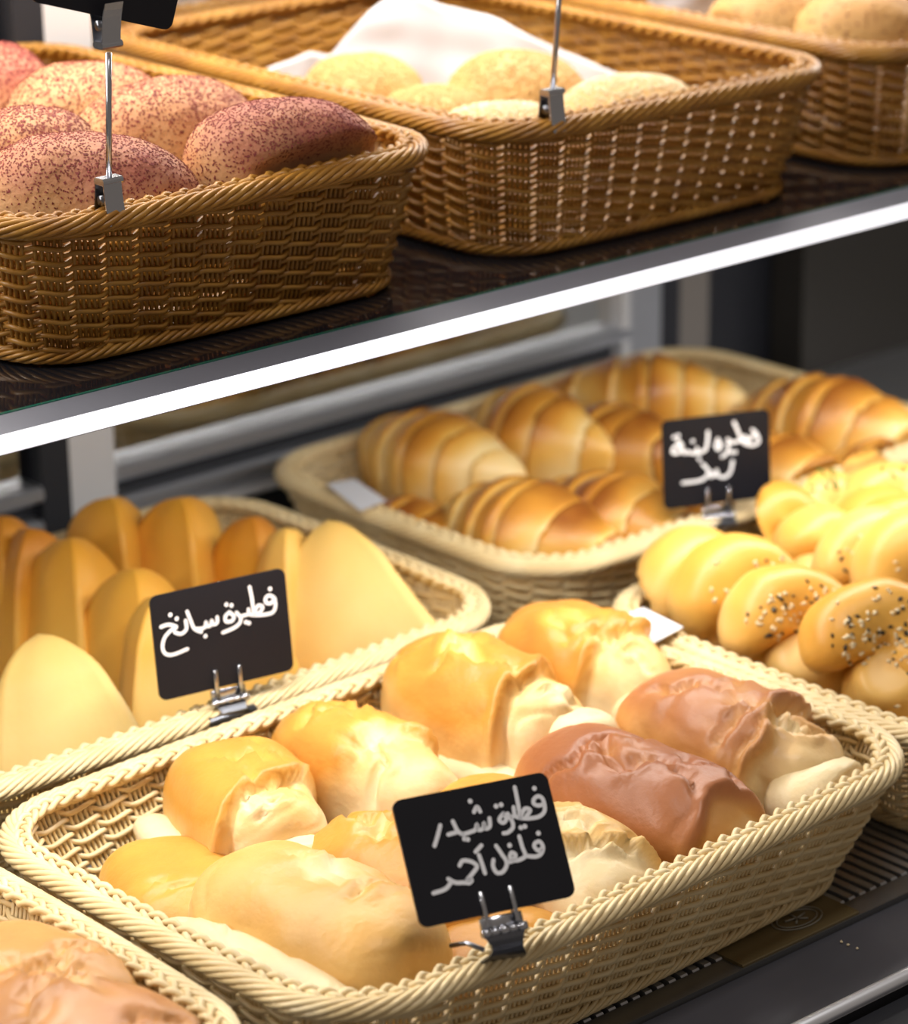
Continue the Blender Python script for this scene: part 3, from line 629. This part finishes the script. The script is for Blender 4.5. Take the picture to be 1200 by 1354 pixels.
# liner papers
def paper(name, path, label, seed):
    # path rows: (x, y, z_bottom, z_top) along the sheet; crumpled, given thickness
    path = np.array(path, float); n = 60; m = 16
    s = np.linspace(0, len(path)-1, n); C = np.stack([np.interp(s, np.arange(len(path)), path[:, k]) for k in range(4)], 1)
    V = []
    for i in range(n):
        for j in range(m):
            t = j/(m-1); V.append((C[i, 0], C[i, 1], C[i, 2]+(C[i, 3]-C[i, 2])*t))
    V = np.array(V); T = np.gradient(C[:, :2], axis=0); T /= np.linalg.norm(T, axis=1, keepdims=True)+1e-9
    N = np.repeat(np.stack([T[:, 1], -T[:, 0], 0*T[:, 0]], 1), m, 0); N /= np.linalg.norm(N, axis=1, keepdims=True)+1e-9
    V = V+N*(.0040*noise(V, 11, seed)+.0018*noise(V, 30, seed+1))[:, None]
    f = [(i*m+j, (i+1)*m+j, (i+1)*m+j+1, i*m+j+1) for i in range(n-1) for j in range(m-1)]
    o = obj(name, V, f, MAT_PAPER); md = o.modifiers.new('thick', 'SOLIDIFY'); md.thickness = .0004
    tag(o, label, 'paper'); return o
paper('liner_paper', [(1.150, 1.500, FU+.004, UR-.022), (1.165, 1.535, FU+.004, UR-.018), (1.215, 1.545, FU+.004, UR-.012), (1.235, 1.545, FU+.004, UR-.018), (1.262, 1.540, FU+.004, UR+.008), (1.285, 1.530, FU+.004, UR+.024), (1.305, 1.515, FU+.004, UR+.010), (1.325, 1.490, FU+.004, UR+.004), (1.338, 1.44, FU+.004, UR-.012), (1.343, 1.38, FU+.004, UR-.024), (1.343, 1.33, FU+.004, UR-.036)], 'crumpled white liner paper rising to a peak behind the sesame buns', 7)
paper('liner_paper', [(1.47, 1.49, FU+.004, UR+.004), (1.52, 1.48, FU+.004, UR+.018), (1.56, 1.47, FU+.004, UR+.012), (1.60, 1.44, FU+.004, UR+.02), (1.64, 1.40, FU+.004, UR+.01)], 'white liner paper behind the two tan buns', 9)

# ------------------------------------------------------------------ signs
def homog(src, dst):
    A = []
    for (x, y), (u, v) in zip(src, dst):
        A.append([x, y, 1, 0, 0, 0, -u*x, -u*y, -u]); A.append([0, 0, 0, x, y, 1, -v*x, -v*y, -v])
    return np.linalg.svd(np.array(A, float))[2][-1].reshape(3, 3)
def rounded_board(w, h, r, th):
    pts = []
    for cx, cy, a0 in ((w/2-r, h/2-r, 0), (-w/2+r, h/2-r, 90), (-w/2+r, -h/2+r, 180), (w/2-r, -h/2+r, 270)):
        for a in np.linspace(a0, a0+90, 7): pts.append((cx+r*math.cos(math.radians(a)), cy+r*math.sin(math.radians(a))))
    n = len(pts); v = [(x, -th/2, y) for x, y in pts]+[(x, th/2, y) for x, y in pts]
    f = [tuple(range(n)), tuple(range(2*n-1, n-1, -1))]+[(i, i+n, (i+1) % n+n, (i+1) % n) for i in range(n)]
    return v, f
def smooth_line(p, k=6):
    p = np.array(p, float)
    if len(p) < 3: return p
    q = [p[0]]
    for i in range(len(p)-1):
        p0 = p[max(i-1, 0)]; p1 = p[i]; p2 = p[i+1]; p3 = p[min(i+2, len(p)-1)]
        for t in np.linspace(0, 1, k+1)[1:]:
            q.append(.5*((2*p1)+(-p0+p2)*t+(2*p0-5*p1+4*p2-p3)*t*t+(-p0+3*p1-3*p2+p3)*t**3))
    return np.array(q)
def sign(label, cx, cy, cz, w, h, yaw, lean, corners, strokes, dots, lw, rim_pt, faint=()):
    o = empty('price_card', rim_pt); tag(o, label, 'price card')
    def child(ob, local=True): return ob
    # board frame
    Mb = Matrix.Translation(Vector((cx, cy, cz))-Vector(rim_pt)) @ Matrix.Rotation(yaw, 4, 'Z') @ Matrix.Rotation(-lean, 4, 'X')
    v, f = rounded_board(w, h, .0045, .0016); b = obj('card_board', v, f, MAT_BOARD, o, False); b.matrix_local = Mb
    Hm = homog(corners, [(-w/2, h/2), (w/2, h/2), (w/2, -h/2), (-w/2, -h/2)])
    g = Geo()
    def mp(p):
        q = Hm@np.array([p[0], p[1], 1.0]); return q[:2]/q[2]
    for st in strokes:
        loc = smooth_line([mp(p) for p in st]); pts = np.c_[loc[:, 0], np.full(len(loc), -.00092), loc[:, 1]]
        # flat ribbon stroke
        T = np.gradient(pts, axis=0); T /= np.linalg.norm(T, axis=1, keepdims=True)+1e-12; Sd = np.stack([-T[:, 2], 0*T[:, 0], T[:, 0]], 1)*lw/2
        V = np.concatenate([pts+Sd, pts-Sd]); n = len(pts); g.add(V, [(i, i+1, n+i+1, n+i) for i in range(n-1)])
        for c in (pts[0], pts[-1]):
            a = np.linspace(0, 2*math.pi, 9)[:-1]; g.add([(c[0]+lw/2*math.cos(t), c[1]-.00002, c[2]+lw/2*math.sin(t)) for t in a], [tuple(range(8))])
    for d in dots:
        c = mp(d); a = np.linspace(0, 2*math.pi, 9)[:-1]; g.add([(c[0]+lw*.62*math.cos(t), -.00095, c[1]+lw*.62*math.sin(t)) for t in a], [tuple(range(8))])
    t_ = g.build('chalk_writing', MAT_CHALK, b, False)
    # clip: two prongs, hinge, bent plate, jaw
    for sx in (-.0075, .0075):
        g = Geo(); g.bevbox(sx-.0010, sx+.0010, -.0026, -.0010, -h/2-.006, -h/2+.011, .0004); p = g.build('prong', MAT_STEEL, o); p.matrix_local = Mb
        g = Geo(); g.bevbox(sx-.0010, sx+.0010, .0010, .0022, -h/2-.006, -h/2+.006, .0004); p = g.build('prong', MAT_STEEL, o); p.matrix_local = Mb
    g = Geo(); g.bevbox(-.0105, .0105, -.0010, .0010, -h/2-.0070, -h/2-.0012, .0006); p = g.build('clip_plate', MAT_STEEL, o); p.matrix_local = Mb
    g = Geo()
    for k in range(5):
        x0 = -.0115+k*.0046; g.tube([(x0+.0002, -.0016, -h/2-.0085), (x0+.0044, -.0016, -h/2-.0085)], .0021 if k % 2 == 0 else .0018, 10)
    p = g.build('hinge', MAT_STEEL, o); p.matrix_local = Mb
    hp = Mb @ Vector((0, -.001, -h/2-.0100)); ux = (Mb.to_3x3() @ Vector((1, 0, 0)))
    # body from hinge down to the rim
    top = np.array(hp); bot = np.array([.002, -.008, -.002]); g = Geo(); U = np.array(ux); n = 8; V = []
    for i in range(n):
        t = i/(n-1); c = top*(1-t)+bot*t+np.array([0, -.004*math.sin(math.pi*t), 0]); wd = .0105-.0035*math.sin(math.pi*min(1, t*1.25))+.002*t
        for s_, o_ in ((-1, 0), (1, 0), (1, .0011), (-1, .0011)): V.append(c+U*wd*s_+np.array([0, o_, 0]))
    F = [(0, 1, 2, 3), tuple(4*(n-1)+k for k in (3, 2, 1, 0))]
    for i in range(n-1):
        for k in range(4): l = (k+1) % 4; F.append((4*i+k, 4*i+4+k, 4*i+4+l, 4*i+l))
    g.add(V, F); g.build('clip_body', MAT_DSTEEL, o, False)
    g = Geo(); ax = np.array([math.cos(yaw*.3), math.sin(yaw*.3), 0]); g.tube([bot-ax*.0155, bot+ax*.0155], .0034, 10); g.build('clip_jaw', MAT_DSTEEL, o)
    g = Geo(); g.tube([top*.5+bot*.5-U*.008+np.array([0, .002, 0]), top*.5+bot*.5-U*.0095+np.array([0, .012, .0]), top*.5+bot*.5-U*.012+np.array([0, .020, -.004])], .0012, 6); g.build('clip_spring', MAT_DSTEEL, o)
    return o
fs1 = [[(895, 312), (868, 322), (843, 312), (845, 288), (868, 275), (890, 295), (897, 345), (872, 375), (820, 386), (775, 384)],
    [(748, 230), (762, 300), (776, 384)], [(776, 378), (798, 338), (825, 345), (805, 376)], [(742, 330), (750, 372), (776, 384)],
    [(712, 362), (735, 400), (738, 432), (715, 455), (692, 460)], [(750, 372), (718, 382)],
    [(692, 360), (706, 388), (690, 408), (671, 392), (692, 360)],
    [(622, 385), (624, 425), (602, 436), (595, 408), (590, 436), (566, 442), (560, 415), (552, 442), (520, 456), (490, 465)],
    [(440, 400), (466, 450), (490, 465)], [(466, 452), (418, 466)], [(378, 420), (366, 470), (350, 522)], [(545, 354), (560, 328), (576, 352)],
    [(888, 530), (865, 546), (845, 526), (850, 508), (873, 502), (888, 530), (878, 562), (850, 576), (800, 572)],
    [(770, 475), (786, 530), (800, 572), (770, 592), (740, 596)], [(740, 594), (752, 568), (732, 556), (724, 580), (740, 596), (706, 604)],
    [(655, 522), (682, 562), (708, 606), (692, 648), (660, 656), (640, 624), (642, 592)],
    [(570, 568), (585, 610), (600, 658)], [(553, 552), (582, 520)],
    [(474, 620), (490, 596), (530, 600), (560, 622), (544, 652), (512, 690)], [(512, 690), (534, 690), (522, 706), (500, 704), (455, 704), (418, 686)],
    [(436, 696), (405, 735), (345, 756)]]
fd1 = [(846, 236), (778, 432), (798, 426), (655, 325), (680, 318), (498, 487), (514, 490), (526, 300), (865, 460), (722, 520)]
sign('black card with two lines of white handwriting clipped to the stuffed roll basket', .8401, .954, RIM+.0548, .0791, .0603, math.radians(-17.9), math.radians(34.2),
     [(135, 300), (905, 150), (1055, 770), (285, 930)], fs1, fd1, .00205, (.8396, .9535, RIM))
ss = [[(912, 305), (885, 334), (855, 330), (852, 300), (875, 284), (905, 300), (916, 350), (898, 394), (840, 410), (776, 414)],
    [(745, 228), (760, 300), (776, 414)], [(776, 404), (800, 352), (832, 360), (812, 396), (780, 406)], [(738, 375), (746, 406), (776, 414)],
    [(746, 406), (700, 418)], [(660, 398), (688, 432), (680, 468), (640, 500), (570, 530)],
    [(612, 394), (642, 422), (630, 452), (592, 456), (586, 424), (612, 394)],
    [(532, 428), (532, 464), (506, 476), (496, 450), (490, 480), (466, 488), (458, 460), (452, 494), (420, 506), (382, 506)],
    [(332, 392), (356, 452), (382, 506), (428, 526)], [(322, 452), (328, 508), (292, 540), (250, 530)],
    [(158, 496), (210, 480), (262, 496), (222, 520), (182, 570), (170, 630), (190, 672), (240, 678), (336, 640)]]
sd_ = [(880, 240), (722, 460), (742, 466), (592, 345), (626, 350), (455, 554), (263, 440), (220, 415)]
sign('black card with one line of white handwriting clipped to the triangular pie basket', .925, 1.270, RIM+.0452, .0841, .0602, math.radians(-10), math.radians(7.2),
     [(80, 300), (975, 100), (1040, 770), (160, 990)], ss, sd_, .0021, (.9212, 1.270, RIM))
cs = [[(838, 262), (872, 300), (882, 350), (842, 372), (800, 364), (826, 322), (858, 300)], [(708, 208), (740, 282), (766, 346), (802, 366)],
    [(764, 342), (782, 310), (802, 334), (772, 352)], [(742, 342), (692, 352), (660, 330)], [(666, 360), (662, 420), (620, 456)],
    [(592, 340), (616, 372), (592, 402), (574, 370), (592, 340)], [(520, 274), (516, 340), (500, 402), (450, 426), (400, 426), (366, 414)],
    [(440, 390), (440, 426)], [(300, 332), (332, 372), (312, 420), (265, 422), (272, 386), (304, 372), (352, 428)],
    [(696, 488), (680, 562), (640, 602), (590, 592), (580, 550), (562, 592), (530, 562), (540, 602)], [(480, 508), (522, 560), (490, 612), (430, 632), (335, 642)]]
cd = [(690, 425), (715, 422), (410, 340), (275, 310), (305, 300), (455, 470), (590, 330)]
sign('small black card with two lines of white handwriting clipped to the croissant basket', 1.3509, 1.300, RIM+.0413, .0754, .0594, math.radians(-23.1), math.radians(5.9),
     [(190, 195), (960, 115), (970, 750), (200, 840)], cs, cd, .0022, (1.3435, 1.303, RIM))

# tall clip stands on the upper baskets
def clip_stand(x, y, z, rod_h, lean_x, label, card=False):
    o = empty('clip_stand', (x, y, z)); tag(o, label, 'clip stand')
    tx = lean_x*rod_h
    def jaw(zb, fl, dx):
        for s_ in (-1, 1):
            g = Geo(); pts = [(dx-.0005, s_*(.0035+.004*(1-t)**2), zb+fl*(.022*t)) for t in np.linspace(0, 1, 7)]
            V = []; 
            for p in pts:
                V += [(p[0]-.0055, p[1]-.0004, p[2]), (p[0]+.0055, p[1]-.0004, p[2]), (p[0]+.0055, p[1]+.0004, p[2]), (p[0]-.0055, p[1]+.0004, p[2])]
            F = [(0, 1, 2, 3), (27, 26, 25, 24)]
            for i in range(6):
                for k in range(4): l = (k+1) % 4; F.append((4*i+k, 4*i+4+k, 4*i+4+l, 4*i+l))
            g.add(V, F); g.build('jaw_plate', MAT_STEEL if s_ < 0 else MAT_DSTEEL, o, False)
        g = Geo(); g.tube([(dx-.006, 0, zb+fl*.012), (dx+.006, 0, zb+fl*.012)], .0026, 10); g.build('jaw_spring', MAT_DSTEEL, o)
        g = Geo(); g.bevbox(dx-.0062, dx+.0062, -.0042, .0042, *sorted((zb+fl*.020, zb+fl*.0235)), .001); g.build('jaw_cap', MAT_STEEL, o, False)
    jaw(-.004, 1, 0.0)
    g = Geo(); g.tube([(0, 0, .016), (tx*.5, 0, .016+rod_h*.5), (tx, 0, .016+rod_h)], .0016, 8); g.build('rod', MAT_STEEL, o)
    if card:
        jaw(.016+rod_h+.026, -1, tx)
        v, f = rounded_board(.080, .060, .0045, .0016); b = obj('card_board', v, f, MAT_BOARD, o, False)
        b.matrix_local = Matrix.Translation((tx+.006, 0, .016+rod_h+.047)) @ Matrix.Rotation(math.radians(-8), 4, 'Z') @ Matrix.Rotation(math.radians(17), 4, 'Y')
    return o
clip_stand(.8430, 1.238, UR, .066, .06, 'steel clip stand with a black card gripping the sumac roll basket', True)
clip_stand(1.1440, 1.234, UR+.001, .085, .10, 'slim steel clip stand gripping the sesame bun basket')

# white paper tags on rims
def tagcard(px, z, label):
    c = np.array([onz(x, y, RIM+z) for x, y in px]); ctr = c.mean(0)
    v = [tuple(p-ctr) for p in c]+[tuple(p-ctr+np.array([0, 0, -.0005])) for p in c]
    o = obj('paper_tag', v, [(0, 1, 2, 3), (7, 6, 5, 4), (0, 4, 5, 1), (1, 5, 6, 2), (2, 6, 7, 3), (3, 7, 4, 0)], MAT_PAPER, None, False)
    o.location = ctr; tag(o, label, 'tag')
tagcard([(432, 640), (468, 633), (510, 661), (476, 675)], .0085, 'blank white paper tag on the croissant basket rim')
tagcard([(806, 820), (850, 803), (903, 829), (862, 851)], .0085, 'blank white paper tag on the knot roll basket rim')

# crumbs on the black lip
for px, py in ((1112, 1245), (1121, 1249), (1133, 1254)):
    q = onz(px, py, -.003); rs = np.random.RandomState(px)
    v = np.array([(1, 0, 0), (-1, 0, 0), (0, 1, 0), (0, -1, 0), (0, 0, 1), (0, 0, -1)])*.0011*rs.uniform(.7, 1.3, (6, 1))
    o = obj('crumb', v, [(0, 2, 4), (2, 1, 4), (1, 3, 4), (3, 0, 4), (2, 0, 5), (1, 2, 5), (3, 1, 5), (0, 3, 5)], MAT_SEED, None, False)
    o.location = q; tag(o, 'tiny white crumb on the black front lip of the case', 'crumb', 'crumbs on the front lip')

# soft breads rest inside their basket: press every crust against the inside of the woven wall
bpy.context.view_layer.update()
def press_in(root, bk):
    bx_, by_, bz_, rz, W, D, inset, bh = bk; c, sn = math.cos(rz), math.sin(rz)
    for o in [root]+list(root.children_recursive):
        if o.type != 'MESH': continue
        mw = np.array(o.matrix_world); me = o.data; n = len(me.vertices); V = np.empty(n*3); me.vertices.foreach_get('co', V); V = V.reshape(-1, 3)
        Wd = V@mw[:3, :3].T+mw[:3, 3]; dx, dy = Wd[:, 0]-bx_, Wd[:, 1]-by_; lx, ly = c*dx+sn*dy, -sn*dx+c*dy
        t = np.clip((Wd[:, 2]-bz_)/bh, 0, 1); k = inset*(1-t)**1.3+.0045+.006*sstep(.8, 1, t); ov = np.clip(Wd[:, 2]-bz_-bh-.004, 0, .03)*.8
        hx, hy = W/2-k+ov, D/2-k+ov
        q = ((np.abs(lx)/hx)**7+(np.abs(ly)/hy)**7)**(1/7); m = np.maximum(q, 1)
        lx, ly = lx/m, ly/m; Wd[:, 0] = bx_+c*lx-sn*ly; Wd[:, 1] = by_+sn*lx+c*ly; Wd[:, 2] = np.maximum(Wd[:, 2], bz_+.0075)
        inv = np.linalg.inv(mw); V = Wd@inv[:3, :3].T+inv[:3, 3]; me.vertices.foreach_set('co', V.ravel()); me.update()
WHERE = {'stuffed_roll': 0, 'triangular_pie': 1, 'croissant_roll': 2, 'knot_roll': 3, 'tan_roll': 4, 'sumac_roll': 5, 'sesame_bun': 6, 'tan_bun': 7}
for o in list(col.objects):
    k = o.name.split('.')[0]
    if o.parent is None and k in WHERE: press_in(o, BASKETS[WHERE[k]])
